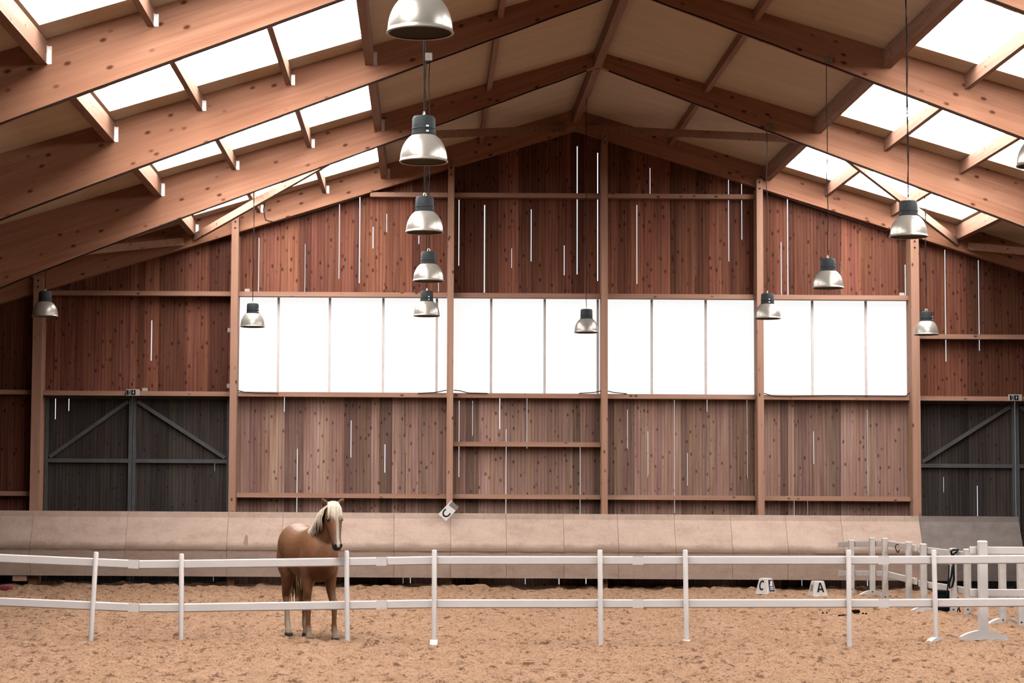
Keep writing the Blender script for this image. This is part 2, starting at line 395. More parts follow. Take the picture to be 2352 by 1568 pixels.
def plank_wall(m, x0, x1, zb, ztop, sl, mi, y0=YW, th=.03, wmin=.125, wmax=.165, tv=.28):
    """vertical planks; ztop is a function of x; a gap narrows the left-hand plank."""
    inside = [s for s in sl if x0+.02 < s[0] < x1-.02 and s[1] < ztop(s[0]) and s[2] > zb]
    edges = [x0]+sorted(set(round(s[0], 3) for s in inside))+[x1]; xs_ = []
    for a, b in zip(edges[:-1], edges[1:]):
        n = max(1, round((b-a)/((wmin+wmax)/2))); ww = np.array([random.uniform(wmin, wmax) for _ in range(n)]); ww = np.cumsum(ww/ww.sum()*(b-a))
        xs_ += [a]+[a+float(q) for q in ww[:-1]]
    xs_.append(x1)
    m.cur = mi; run = 1.0
    for a, b in zip(xs_[:-1], xs_[1:]):
        if random.random() < .55: run = random.uniform(1-tv*1.7, 1+tv)
        tn = run*random.uniform(.9, 1.1); m.ct = (tn, tn*random.uniform(.95, 1.05), tn*random.uniform(.93, 1.07))
        yo = y0+random.uniform(0, .012); g = .003
        here = sorted([s for s in inside if abs(s[0]-b) < .006], key=lambda s: s[1])
        z = zb; segs = []
        for s in here:
            s1 = max(s[1], zb); s2 = s[2]
            if s1 > z+.001: segs.append((z, s1, 0))
            segs.append((max(z, s1), s2, s[3])); z = max(z, s2)
        segs.append((z, None, 0))
        for za, zc, gap in segs:
            xr = b-gap
            t0 = ztop(a) if zc is None else min(zc, ztop(a)); t1 = ztop(xr) if zc is None else min(zc, ztop(xr))
            if t0 <= za+.002 or t1 <= za+.002: continue
            m.hexa([(a, yo, za), (xr, yo, za), (xr, yo+th, za), (a, yo+th, za), (a, yo, t0), (xr, yo, t1), (xr, yo+th, t1), (a, yo+th, t0)])
            if gap == 0:   # covering fillet behind the joint keeps it light-tight
                m.box(b-.02, b+.02, y0+.045, y0+.05, za, min(t0, t1))
    m.ct = None
m = MB(); top = lambda x: roofz(x)-.01
zD = zS
plank_wall(m, -10.9, PX[0]+.13, -.12, top, SW, 0)
plank_wall(m, PX[0]+.13, PX[1], zD, top, SW, 0)
plank_wall(m, PX[1], PX[5], zH+.08, top, SW, 0)
plank_wall(m, PX[1]-.12, PX[5]+.13, -.12, lambda x: zD, SW, 1)
plank_wall(m, PX[5], 14.3, zD, top, SW, 0)
plank_wall(m, 14.3, 16.96, -.12, top, SW, 0)
struct(m.build('wall_back', ['boards_red', 'boards_lower']))
struct(MB().box(-11.0, -10.9, ROOF_Y0, 45.45, -.2, rz(13.96)).build('wall_left', 'boards_plain'))
struct(MB().box(17.0, 17.1, ROOF_Y0, 45.45, -.2, rz(13.94)).build('wall_right', 'boards_plain'))
struct(MB().prism([(-11, -.2), (17.1, -.2), (17.1, rz(14.04)), (RX, ZR), (-11, rz(14.06))], -3.1, -3.0).build('wall_front', 'boards_plain'))

# barn doors in the outer bays (dark gates)
def gate(name, x0, x1, zb, zt, diag):
    m = MB(); plank_wall(m, x0+.01, x1-.01, zb, lambda x: zt, sl_world(gate_slits), 0, y0=YW+.06, wmin=.15, wmax=.22, tv=.3)
    o = struct(m.build(name, 'boards_gate'))
    fr = MB(); ya, yb = YW-.01, YW+.055; s = .065
    fr.box(x0, x0+s, ya, yb, zb, zt); fr.box(x1-s, x1, ya, yb, zb, zt); fr.box(x0+s, x1-s, ya, yb, zt-s, zt); fr.box(x0+s, x1-s, ya, yb, zb, zb+s)
    fr.build('door_frame', 'gate_steel', o)
    zc = Z_(300, 1058, YW)
    MB().box(x0+s, x1-s, ya, yb, zc-.04, zc+.04).build('cross_bar', 'gate_steel', o)
    a = (x0+s+.03, (ya+yb)/2-.005, zc+.07); b = (x1-s-.02, (ya+yb)/2-.005, zt-s-.05)
    if diag < 0: a = (x1-s-.03, a[1], a[2]); b = (x0+s+.02, b[1], b[2])
    MB().bar(a, b, .05, .075, (0, 0, 1)).build('door_brace', 'gate_steel', o)
xm = X_(303, 1050, YW)
gate('door_1', PX[0]+.12, xm-.01, .0, zS-.01, 1)
gate('door_2', xm+.01, PX[1]-.10, .0, zS-.01, -1)
xr = X_(2333, 1050, YW)
gate('door_3', PX[5]+.12, xr-.01, .0, zS-.01, 1)
gate('door_4', xr+.01, 14.28, .0, zS-.01, -1)

# posts standing in front of the boards
plab = ['broad wooden wall post at the far left beside the dark barn doors', 'wooden wall post between the left barn doors and the long window', 'wooden wall post with the tilted letter plate hanging at its foot',
        'tall wooden wall post rising almost to the ridge', 'wooden wall post third across the window, its top meeting the right rafter', 'broad wooden wall post at the right end of the window']
pw = [.19, .145, .13, .125, .13, .17]
ptop = [Z_(85, 635, 44.8), Z_(540, 500, 44.8), Z_(1037, 378, 44.8), Z_(1390, 305, 44.8), Z_(1747, 410, 44.8), Z_(2103, 545, 44.8)]
for i, x in enumerate(PX):
    h = pw[i]/2; m = MB(); zb = -.1
    low = roofz(x)-.446-.0105*abs(x-RX)-.03-h*.31
    m.box(x-h, x+h, 44.72, 45.185, zb, low); m.box(x-h, x+h, 44.72, 44.885, low, ptop[i])
    o = m.build('wall_post', 'timber_upright', None, (x, 44.9, zb)); tag(o, plab[i], 'post', 'end wall posts')
    for dz in (.09, .22): MB().tube([(x, 44.722, ptop[i]-dz), (x, 44.705, ptop[i]-dz)], .018, 8).build('bolt', 'cable_dark', o, o.location)
# horizontal rails between the posts
bayx = lambda i: (PX[i]+pw[i]/2+.004, PX[i+1]-pw[i+1]/2-.004)
bn = ['left barn door bay', 'first window bay', 'second window bay', 'third window bay', 'fourth window bay']
def rail(x0, x1, z, label, ht=.095, y0=44.94, mat='timber_cross'):
    o = MB().box(x0, x1, y0, 45.185, z-ht/2, z+ht/2).build('wall_rail', mat, None, ((x0+x1)/2, 45.0, z-ht/2)); tag(o, label, 'rail', 'end wall rails'); return o
zt = Z_(1300, 449, 44.95)
for i in (1, 2, 3):
    x0, x1 = bayx(i)
    if i == 1: x0 = X_(850, 447, 44.95)
    rail(x0, x1, zt, 'high wooden wall rail below the roof in the %s' % bn[i])
zh = Z_(1300, 679, 44.95)
for i in range(0, 5): rail(*bayx(i), zh, 'wooden head rail %s in the %s' % ('along the top of the window' if i else 'above the boards', bn[i]))
zs = Z_(1300, 909, 44.95)
for i in range(0, 5): rail(*bayx(i), zs, 'wooden rail %s in the %s' % ('under the window' if i else 'right above the dark doors', bn[i]))
zb_ = Z_(1300, 1141, 44.95)
for i in range(1, 5): rail(*bayx(i), zb_, 'lowest wooden wall rail above the kickboard in the %s from the left' % bn[i])
rail(*bayx(2), Z_(1200, 1020, 44.95), 'extra wooden wall rail halfway up the lower boards in the second window bay')
rail(PX[5]+.09, 14.3, Z_(2230, 773, 44.95), 'upper wooden wall rail right of the window')
rail(PX[5]+.09, 14.3, Z_(2230, 915, 44.95), 'wooden wall rail right above the dark doors on the far right')
rail(-10.85, PX[0]-.1, Z_(30, 900, 44.95), 'upper wooden wall rail in the dark strip left of the first post')
rail(-10.85, PX[0]-.1, Z_(30, 1133, 44.95), 'lower wooden wall rail in the dark strip left of the first post')

# long window strip: one glazed unit per bay, grey mullions
mull = [X_(v, 790, 45.2) for v in (639, 757, 880, 1003, 1128, 1251, 1373, 1497, 1621, 1866, 1989)]
for i in range(1, 5):
    x0, x1 = PX[i]-.0, PX[i+1]+.0
    o = struct(MB().box(x0, x1, 45.22, 45.23, zS, zH+.06).build('window_%d' % i, 'wall_sheet'))
    for mx in mull:
        if x0 < mx < x1: MB().box(mx-.024, mx+.024, 45.19, 45.218, zs+.05, zh-.05).build('mullion', 'mullion_grey', o)

# ------------------------------------------------------------------ kickboards
seams = [-75, 72, 290, 522, 648, 777, 905, 1035, 1163, 1295, 1420, 1551, 1681, 1808, 1936, 2117, 2347]
klab = ['at the left edge of the photo', 'greyish, under the left leaf of the left barn doors', 'under the right leaf of the left barn doors', 'with a dark smear, left of the horse', 'right behind the horse', 'just right of the horse head',
        'left of the tilted letter plate', 'right of the tilted letter plate', 'second to the right of the tilted letter plate', 'under the tall post near the middle', 'right of the tall middle post', 'second to the right of the tall middle post',
        'above the white letter C marker box', 'between the C and A marker boxes', 'behind the far end of the white side fence', 'grey and dark, under the right barn doors']
prof = [(44.66, 1.502), (44.64, 1.385), (44.30, .80), (44.28, .74), (44.40, .195)]
for i in range(len(seams)-1):
    xa, xb = X_(seams[i], 1240, 44.45)+.003, X_(seams[i+1], 1240, 44.45)-.003
    m = MB(); n = len(prof); th = .03
    vs = [(x, y, z) for x in (xa, xb) for y, z in prof]+[(x, y+th, z) for x in (xa, xb) for y, z in prof]
    fs = []
    for j in range(n-1):
        fs += [(j, j+1, n+j+1, n+j), (2*n+j+1, 2*n+j, 3*n+j, 3*n+j+1), (j+1, j, 2*n+j, 2*n+j+1), (n+j, n+j+1, 3*n+j+1, 3*n+j)]
    fs += [(0, n, 3*n, 2*n), (n-1, 3*n-1, 4*n-1, 2*n-1)]
    m.add(vs, fs)
    o = m.build('kickboard_panel', 'plywood_grey' if i == 15 else 'plywood', None, ((xa+xb)/2, 44.5, 0))
    tag(o, 'sloping plywood kickboard panel '+klab[i], 'kickboard', 'arena kickboards')
    if not any(xa-.15 < q_ < xb+.15 for q_ in PX): MB().box(xa+.01, xb-.01, 44.695, 45.195, 1.47, 1.498).build('top_cap', 'plywood', o, o.location)
    if i == 3:
        c = at(566, 1242, 44.45); s = MB()
        pts = [(c.x+.055*math.cos(a)*(1 if math.sin(a) < 0 else .7), 0, c.z+.13*math.sin(a)) for a in np.linspace(0, 2*math.pi, 14)[:-1]]
        s.add([(x, 44.30+(z-.80)/(1.385-.80)*.34-.004, z) for x, _, z in pts], [tuple(range(13))]); MAT.setdefault('smear', simple('smear', (.41, .285, .21), .8, 0, .1, .4, 30))
        s.build('dirt_smear', 'smear', o, o.location)
# timber strut under the leftmost kickboard
o = MB().box(X_(28, 1325, 44.4), X_(60, 1325, 44.4), 44.43, 44.7, Z_(40, 1334, 44.4), Z_(40, 1321, 44.4)).build('support_block', 'timber_cross', None, at(44, 1334, 44.5))
tag(o, 'short wooden support block under the kickboard at the far left', 'support')

# ------------------------------------------------------------------ hanging lamps
def lamp_proto():
    e = empty('pendant_lamp', (0, 0, 0), 'x', 'lamp')
    hh = .298; pr = []
    for tt in np.linspace(0, .873, 18): pr.append((.233*(1-tt**2.2)**.5, hh*tt))
    m = MB(); m.lathe([(.224, -.004), (.238, -.008), (.243, 0), (.238, .008)]+pr[1:]+[(.10, .262)], (0, 0, 0), 48); sh = m.build('lamp_shade', 'lamp_shell', e, smooth='auto')
    m = MB(); m.lathe([(.224, -.004)]+[(max(.03, r-.008), z-.004) for r, z in pr]+[(.02, .25)], (0, 0, 0), 48); m.build('shade_lining', 'lamp_inner', sh, smooth=True)
    m = MB(); m.lathe([(.0, .252), (.115, .252), (.122, .262), (.122, .275), (.116, .279), (.116, .315), (.12, .318), (.12, .326), (.116, .33), (.114, .425), (.10, .448), (.05, .452), (0, .452)], (0, 0, 0), 36); m.build('gear_housing', 'lamp_dark', e, smooth='auto')
    for k in range(2): MB().box(.112, .128, -.012, .012, .28+.05*k, .295+.05*k).build('housing_clip', 'galvanised', e)
    m = MB(); m.tube([(.022*math.cos(a), 0, .472+.024*math.sin(a)) for a in np.linspace(-math.pi*.6, math.pi*1.6, 16)], .005, 6); m.build('hook', 'galvanised', e)
    m = MB(); m.lathe([(0, .05), (.03, .055), (.045, .09), (.045, .14), (.025, .19), (.022, .25)], (0, 0, 0), 20); m.build('bulb', 'bulb_glass', e, smooth=True)
    return e
proto = lamp_proto(); first = True
def beam_under(x): d = abs(x-RX); return rz(d)-(.27+.0745*d+max(0, d-7.5)**2*.006)
lamps = [(965, 75, 5, 'largest silver dome lamp at the top edge, its upper part cut off'), (973, 371, 4, 'big silver dome lamp second from the top in the middle column'),
         (975, 533, 3, 'silver dome lamp third from the top in the middle column, over the red boards'), (984, 645, 2, 'silver dome lamp fourth from the top in the middle column, just above the window'),
         (980, 725, 1, 'lowest silver dome lamp of the middle column, in front of the window'), (1763, 731, 1, 'silver dome lamp hanging in front of the fourth window post'),
         (1902, 661, 2, 'silver dome lamp hanging before the bright red boards on the right, above the window'), (2087, 543, 3, 'silver dome lamp on a long cable at the upper right below the roof brace'),
         (2391, 380, 4, 'silver dome lamp cut off by the right edge of the photo'), (103, 726, 1, 'silver dome lamp at the far left in front of the dark boards'),
         (580, 750, -1, 'small silver dome lamp before the left end of the window'), (1347, 763, -1, 'small silver dome lamp before the window left of the tall post'), (2128, 768, -1, 'small silver dome lamp right of the window beside the broad post')]
for x, y, k, lab in lamps:
    Y = 42.0 if k < 0 else T[k]+.09
    p = at(x, y, Y)
    o = proto if first else copy_tree(proto); first = False
    o.location = p; o['label'] = lab; o['group'] = 'hanging dome lamps'; o.rotation_euler.z = random.uniform(0, 6)
    if k > 0: ztop = beam_under(p.x)-.012
    else:
        d = abs(p.x-RX); q_ = min(dl, key=lambda t_: abs(t_[0]-d)); ztop = rz(q_[0]+q_[1]/2)-.004-q_[2]
    L = ztop-p.z; n = 14; rr = random.Random(x)
    am = .018 if L > 1 else .005
    m = MB(); m.tube([(0, 0, .49)]+[(am*math.sin(i*1.3+x)*rr.uniform(.3, 1), am*.4*math.cos(i), .49+(L-.49)*i/n) for i in range(1, n)]+[(0, 0, L)], .006, 6)
    if k == 4 and x < 1200:   # slack spare loops of cable
        m.tube([(.02, .01, L-.25), (.035, .01, L-.9), (.05, .0, L-1.2), (.03, 0, L-1.35), (-.0, 0, .6)], .006, 6)
        m.tube([(.075, .01, L-.2), (.08, .01, L-.9), (.09, .01, L-1.3)], .006, 6)
        m.tube([(.085+.05*math.cos(a), .01, L-1.25+.06*math.sin(a)) for a in np.linspace(0, 5.6, 14)], .006, 6)
    m.build('cable', 'cable_dark', o)
for x, y, k, lab in ((1905, 139, 2, 'small junction box on the third roof beam where the right lamp cable starts'), (1767, 293, 1, 'small junction box on the second roof beam at the right lamp cable'), (984, 131, 3, 'small junction box on the nearest roof beam above the middle lamp column')):
    p = at(x, y, T[k]-.02); o = MB().box(p.x-.05, p.x+.05, T[k]-.05, T[k]-.003, p.z-.05, p.z+.05).build('junction_box', 'sign_worn', None, (p.x, T[k]-.02, p.z-.05), bevel=.006)
    tag(o, lab, 'junction box', 'junction boxes')
for x, y, lab in ((525, 758, 'small white box on the left side of the post beside the window, upper of two'), (525, 886, 'small white box on the left side of the post beside the window, lower of two'),):
    p = at(x, y, 45.0); x1 = PX[1]-pw[1]/2-.002; o = MB().box(x1-.085, x1, 44.98, 45.07, p.z-.045, p.z+.045).build('junction_box', 'box_white', None, (p.x, 45.0, p.z-.045), bevel=.006); tag(o, lab, 'junction box', 'junction boxes')
for x, y, lab in ((568, 668, 'small white box on the window head rail at the left end'), (2071, 678, 'small white box on the window head rail at the right end')):
    p = at(x, y, 45.0); z = zh+.0475; o = MB().box(p.x-.05, p.x+.05, 44.96, 45.05, z, z+.06).build('junction_box', 'box_white', None, (p.x, 45.0, z), bevel=.006); tag(o, lab, 'junction box', 'junction boxes')

# emergency exit signs above the doors
def exit_sign(x, y, lab):
    p = at(x, y, 44.9); w_, h_ = .27, .135
    e = empty('exit_sign', (p.x, 44.93, p.z-h_/2), lab, 'sign', 'emergency exit signs'); o = e.location
    MB().box(p.x-w_/2, p.x+w_/2, 44.88, 44.935, p.z-h_/2, p.z+h_/2).build('sign_case', 'box_white', e, o, bevel=.005)
    m = MB(); m.box(p.x-.03, p.x+.06, 44.874, 44.879, p.z-.05, p.z+.05); m.box(p.x-.12, p.x-.085, 44.874, 44.879, p.z-.05, p.z+.05); m.build('sign_panel', 'ink_black', e, o)
    m = MB(); yy = 44.868
    m.prism([(p.x-.002, p.z+.005), (p.x+.016, p.z-.03), (p.x+.034, p.z+.005)], yy, yy+.005); m.box(p.x+.011, p.x+.021, yy, yy+.005, p.z, p.z+.035)
    m.build('arrow_mark', 'sign_white', e, o)
    m = MB(); cx = p.x-.058   # running figure
    m.tube([(cx+.006, yy+.01, p.z+.033), (cx+.006, yy+.004, p.z+.033)], .010, 10)
    m.bar((cx+.002, yy+.008, p.z+.02), (cx-.006, yy+.008, p.z-.01), .004, .014, (1, 0, 0)); m.bar((cx-.006, yy+.008, p.z-.01), (cx+.014, yy+.008, p.z-.04), .004, .009, (1, 0, 0))
    m.bar((cx-.006, yy+.008, p.z-.01), (cx-.024, yy+.008, p.z-.035), .004, .009, (1, 0, 0)); m.bar((cx+.002, yy+.008, p.z+.015), (cx+.02, yy+.008, p.z), .004, .007, (1, 0, 0)); m.bar((cx, yy+.008, p.z+.015), (cx-.02, yy+.008, p.z+.005), .004, .007, (1, 0, 0))
    m.build('running_figure', 'ink_black', e, o)
exit_sign(305, 901, 'small white and black exit sign above the left barn doors')
exit_sign(2332, 913, 'small white and black exit sign above the right barn doors, cut by the photo edge')
p = at(332, 897, 44.96); o = MB().box(p.x-.05, p.x+.05, 44.96, 45.05, zs+.0475, zs+.115).build('junction_box', 'box_white', None, (p.x, 45, zs+.0475), bevel=.006); tag(o, 'small white box on the rail right of the left exit sign', 'junction box', 'junction boxes')

# cables along the wall
def cable(pix, Y, lab, r=.009):
    pts = [at(x, y, Y) for x, y in pix]; o = MB().tube(pts, r, 6).build('cable', 'cable_dark', None, pts[0], smooth=True); tag(o, lab, 'cable', 'cables on the end wall')
cable([(546, 896), (560, 900), (590, 902), (640, 903)], 44.92, 'thin cable curling down to the sill at the left end of the window')
cable([(960, 903), (1000, 901), (1024, 896), (1031, 897)], 44.92, 'thin cable looping on the sill left of the post with the tilted plate')
cable([(1042, 896), (1056, 897), (1075, 902), (1120, 903)], 44.92, 'thin cable looping on the sill right of the post with the tilted plate')
cable([(1330, 903), (1365, 901), (1382, 897)], 44.92, 'thin cable on the sill just left of the tall post')
cable([(1396, 898), (1410, 901), (1440, 904)], 44.92, 'thin cable on the sill just right of the tall post')
cable([(1755, 903), (1775, 909), (1800, 910), (1900, 908), (2080, 909), (2094, 899)], 44.92, 'long thin cable lying along the sill of the last window bay')
cable([(608, 466), (605, 482), (610, 505), (630, 510), (700, 492), (780, 467), (835, 449)], 44.88, 'dark cable following the left end wall rafter underside')
cable([(1760, 440), (1850, 470), (1950, 503), (2030, 530), (2040, 529), (2043, 522)], 44.88, 'dark cable following the right end wall rafter underside')

# ------------------------------------------------------------------ letter plate and markers
A = at(1008, 1179, 44.45); B = at(1024, 1196.5, 44.45); Cc = at(1053, 1165, 44.45); Dd = at(1036, 1150, 44.45)
ex = ((Cc-B)+(Dd-A)).normalized(); ey = (A-B); ey = (ey-ex*ey.dot(ex)).normalized(); nrm = ex.cross(ey); nrm = nrm if nrm.y < 0 else -nrm
ctr = (A+B+Cc+Dd)/4; LX, LY = (Cc-B).length/2, (A-B).length/2
e = empty('letter_plate', ctr, 'white letter C plate hanging crooked at the foot of a wall post', 'sign')
def lp(u, v, n_): return ctr+ex*u+ey*v+nrm*n_
def pslab(m, poly, n0, n1):
    k = len(poly); m.add([lp(u, v, n0) for u, v in poly]+[lp(u, v, n1) for u, v in poly], [tuple(reversed(range(k))), tuple(range(k, 2*k))]+[(i, (i+1) % k, (i+1) % k+k, i+k) for i in range(k)])
m = MB(); pslab(m, [(-LX, -LY), (LX, -LY), (LX, LY), (-LX, LY)], -.02, .01); m.build('plate', 'sign_white', e, ctr)
m = MB(); pslab(m, [(LX*.55, -LY*1.02), (LX*1.03, -LY*1.02), (LX*1.03, LY*.8), (LX*.45, LY*.7)], .0105, .013); m.build('worn_label', 'sign_worn', e, ctr)
def arc_poly(cx, cy, ro, ri, a0, a1, n=22, sx=1.0, sy=1.0):
    o_ = [(cx+ro*sx*math.cos(a), cy+ro*sy*math.sin(a)) for a in np.linspace(a0, a1, n)]; i_ = [(cx+ri[0]*math.cos(a), cy+ri[1]*math.sin(a)) for a in np.linspace(a0, a1, n)]
    return o_, i_
def arc_quads(cx, cy, ox, oy, ix, iy, a0, a1, n=20):
    r = []
    aa = np.linspace(a0, a1, n)
    for a, b in zip(aa[:-1], aa[1:]):
        r.append([(cx+ox*math.cos(a), cy+oy*math.sin(a)), (cx+ox*math.cos(b), cy+oy*math.sin(b)), (cx+ix*math.cos(b), cy+iy*math.sin(b)), (cx+ix*math.cos(a), cy+iy*math.sin(a))])
    return r
m = MB()
for q in arc_quads(-LX*.28, 0, .098, .082, .066, .053, math.radians(60), math.radians(300)): pslab(m, q, .0105, .014)
m.build('letter_c', 'ink_black', e, ctr)

def marker(ctr, rot, letter, lab, wb=.15, wt=.088, hh=.30):
    e = empty('marker_box', ctr, lab, 'marker box', 'letter marker boxes'); e.rotation_euler.z = rot
    m = MB(); rings = []
    for z, w_ in ((.0, wb), (.05, wb-.012), (hh-.012, wt+.002), (hh, wt-.01)):
        c = .018 if z < hh-.005 else .012
        rings.append([(w_-c, -w_, z), (w_, -w_+c, z), (w_, w_-c, z), (w_-c, w_, z), (-w_+c, w_, z), (-w_, w_-c, z), (-w_, -w_+c, z), (-w_+c, -w_, z)])
    m.loft(rings); m.build('box_body', 'white_plastic_dusty', e)
    sl_ = (wb-wt)/hh
    def face(m, poly, side, off=.003, th=.003):     # polygons in face coordinates (u across, z up), on side 0 (-y) or 1 (+x)
        def P(u, z, o_):
            d = wb-sl_*z+o_
            return (u, -d, z) if side == 0 else ((d, u, z) if side == 1 else (-d, -u, z))
        k = len(poly); m.add([P(u, z, off) for u, z in poly]+[P(u, z, -.002) for u, z in poly], [tuple(range(k)), tuple(reversed(range(k, 2*k)))]+[(i, i+k, (i+1) % k+k, (i+1) % k) for i in range(k)])
    m = MB()
    if letter == 'C':
        for q in arc_quads(-.005, .165, .062, .095, .032, .064, math.radians(48), math.radians(312)): face(m, q, 0)
        m.build('letter_c', 'ink_black', e)
        n = MB(); face(n, [(-.088, .055), (.088, .055), (.07, .265), (-.07, .265)], 1); lg = n.build('logo_panel', 'ink_navy', e)
        n = MB()   # pale emblem over two lines of small lettering
        for q in ([(-.045, .155), (-.02, .15), (-.03, .2), (-.05, .185)], [(-.025, .15), (.03, .15), (.045, .17), (.04, .2), (-.02, .2)], [(-.015, .2), (.045, .2), (.05, .23), (.03, .25), (-.01, .245), (-.03, .225)]): face(n, q, 1, .006)
        for a_ in range(-5, 6): face(n, [(a_*.011-.003, .128), (a_*.011+.003, .128), (a_*.011+.003, .140), (a_*.011-.003, .140)], 1, .006)
        for a_ in range(-5, 6): face(n, [(a_*.011-.004, .106), (a_*.011+.004, .106), (a_*.011+.004, .120), (a_*.011-.004, .120)], 1, .006)
        for a_ in range(-5, 6): face(n, [(a_*.0125-.004, .076), (a_*.0125+.004, .076), (a_*.0125+.004, .092), (a_*.0125-.004, .092)], 1, .006)
        n.build('logo_emblem', 'sign_white', lg)
    else:
        z0, z1 = .085, .26; w0 = .072; b_ = .033
        face(m, [(-w0, z0), (-w0+b_, z0), (.0, z1-.03), (.0, z1), (-.016, z1)], 0)
        face(m, [(w0-b_, z0), (w0, z0), (.016, z1), (.0, z1), (.0, z1-.03)], 0)
        face(m, [(-.042, z0+.038), (.042, z0+.038), (.034, z0+.066), (-.034, z0+.066)], 0, .0035)
        m.build('letter_a', 'ink_black', e)
        n = MB(); face(n, [(-.05, .10), (.05, .10), (.04, .22), (-.04, .22)], 2); n.build('faded_label', 'sign_worn', e)
    return e
c = gr(1761, 1366); marker((c.x, c.y+.1, sz(c.x, c.y+.1)-.02), math.radians(-43), 'C', 'white marker box with a black letter C and a navy logo panel', .155, .095, .30)
c = gr(1881, 1372); marker((c.x, c.y+.12, sz(c.x, c.y+.12)-.015), math.radians(14), 'A', 'white marker box with a black letter A', .15, .095, .29)

# ------------------------------------------------------------------ front fence
YF = 27.0
def rail_pts(lst, Y): return [at(x, y, Y) for x, y in lst]
def front_section(lab, posts, up_, lo_, feet, YF=27.0):
    b0 = at(posts[0][2], posts[0][3], YF); e = empty('fence_section', (b0.x, YF, 0), lab, 'fence', 'white fence along the front'); org = e.location
    for (xt, yt, xb, yb), ft in zip(posts, feet):
        a = at(xb, yb-(6 if ft else 0), YF); t_ = at(xt, yt, YF); d = (t_-a).normalized()
        if not ft: a = a-d*.12
        r = .0305; m = MB(); m.tube([a, t_-d*.012, t_-d*.004, t_], [r, r, r*.85, r*.5], 16); po = m.build('post', 'white_plastic', e, org, smooth='auto')
        if ft:
            g = at(xb, yb, YF); m = MB(); prof_ = []
            ang, L = ft; ax = Vector((math.sin(ang), math.cos(ang), 0)); bx = Vector((math.cos(ang), -math.sin(ang), 0)); rings = []
            for s in np.linspace(-1, 1, 13):
                c_ = Vector((a.x, a.y, 0))+ax*(s*L); z = .055*(1-s*s)+.012+g.z+.0
                rings.append([c_-bx*.05+Vector((0, 0, g.z-.07)), c_+bx*.05+Vector((0, 0, g.z-.07)), c_+bx*.045+Vector((0, 0, z)), c_-bx*.045+Vector((0, 0, z))])
            m.loft(rings); m.build('foot', 'white_plastic', e, org)
    for lst in (up_, lo_):
        m = MB(); pts = rail_pts(lst, YF); hh = .053
        for a, b in zip(pts[:-1], pts[1:]):
            d = (b-a).normalized(); u = Vector((-d.z, 0, d.x)); c_ = .012; rings = []
            for p in (a, b):
                rings.append([p+Vector((0, y, 0))+u*z for y, z in ((.034+c_, -hh), (.072-c_, -hh), (.072, -hh+c_), (.072, hh-c_), (.072-c_, hh), (.034+c_, hh), (.034, hh-c_), (.034, -hh+c_))])
            m.loft([[q for q in r] for r in rings])
        r_ = m.build('rail', 'white_plastic', e, org)
        p, q = pts[-1], pts[-2]; d = (q-p).normalized(); s = MB()
        u = Vector((-d.z, 0, d.x)); u = u if u.z > 0 else -u
        rr = []
        for c_ in (p+d*.0, p+d*.13): rr.append([c_+Vector((0, y, 0))+u*z for y, z in ((.033, -.0529), (.073, -.0529), (.073, .0529), (.033, .0529))])
        s.loft(rr); s.build('joint_sleeve', 'white_plastic', r_, org)
        for dz in (-.03, .03):
            c_ = p+d*.065+u*dz; MB().tube([c_+Vector((0, .033, 0)), c_+Vector((0, .028, 0))], .005, 8).build('screw', 'galvanised', r_, org)
front_section('leaning white fence section at the left edge of the photo', [(221, 1267, 208, 1476)], [(-60, 1279), (0, 1282), (318, 1296)], [(-60, 1379), (0, 1382), (318, 1396)], [0], 26.9)
front_section('white fence section in front of the horse', [(417, 1271, 416, 1478), (796, 1264, 798, 1475)], [(318.6, 1296.2), (417, 1295.5), (888, 1289)], [(318.6, 1396.2), (417, 1396), (888, 1388.5)], [0, 0], 26.95)
front_section('white fence section in the middle of the row, right of the horse', [(998, 1262, 997, 1481), (1378, 1262, 1380, 1470)], [(888.6, 1288.7), (998, 1286.8), (1478, 1286.8)], [(888.6, 1388.3), (998, 1386.5), (1478, 1386.3)], [(math.radians(2), .24), 0], 26.98)
front_section('white fence section in front of the two marker boxes', [(1574, 1262, 1577, 1481), (1949, 1262, 1951, 1470)], [(1478.6, 1286.8), (2043, 1286.5)], [(1478.6, 1386.3), (2043, 1385.5)], [(math.radians(10), .24), 0], 27.2)
front_section('white fence section at the right, before the stacked side fence', [(2145, 1262, 2150, 1475)], [(2043.6, 1286.4), (2400, 1284)], [(2043.6, 1385.4), (2400, 1383)], [(math.radians(50), .16)], 27.45)

# ------------------------------------------------------------------ side fence with square posts
def sq_post(m, p, top, wd=.095):
    h = wd/2; z0 = p.z-.05
    m.box(p.x-h, p.x+h, p.y-h, p.y+h, z0, top-.02); m.hexa([(p.x-h-.004, p.y-h-.004, top-.02), (p.x+h+.004, p.y-h-.004, top-.02), (p.x+h+.004, p.y+h+.004, top-.02), (p.x-h-.004, p.y+h+.004, top-.02),
        (p.x-h+.01, p.y-h+.01, top), (p.x+h-.01, p.y-h+.01, top), (p.x+h-.01, p.y+h-.01, top), (p.x-h+.01, p.y+h-.01, top)])
def arch_foot(m, p, L, ax, wd=.05, ht=.085):
    ax = Vector(ax).normalized(); bx = Vector((ax.y, -ax.x, 0)); rings = []
    for s in np.linspace(-1, 1, 15):
        c_ = Vector((p.x, p.y, p.z))+ax*(s*L); z = ht*(1-s*s)+.012
        rings.append([c_-bx*wd-Vector((0, 0, .03)), c_+bx*wd-Vector((0, 0, .03)), c_+bx*wd*.9+Vector((0, 0, z)), c_-bx*wd*.9+Vector((0, 0, z))])
    m.loft(rings)
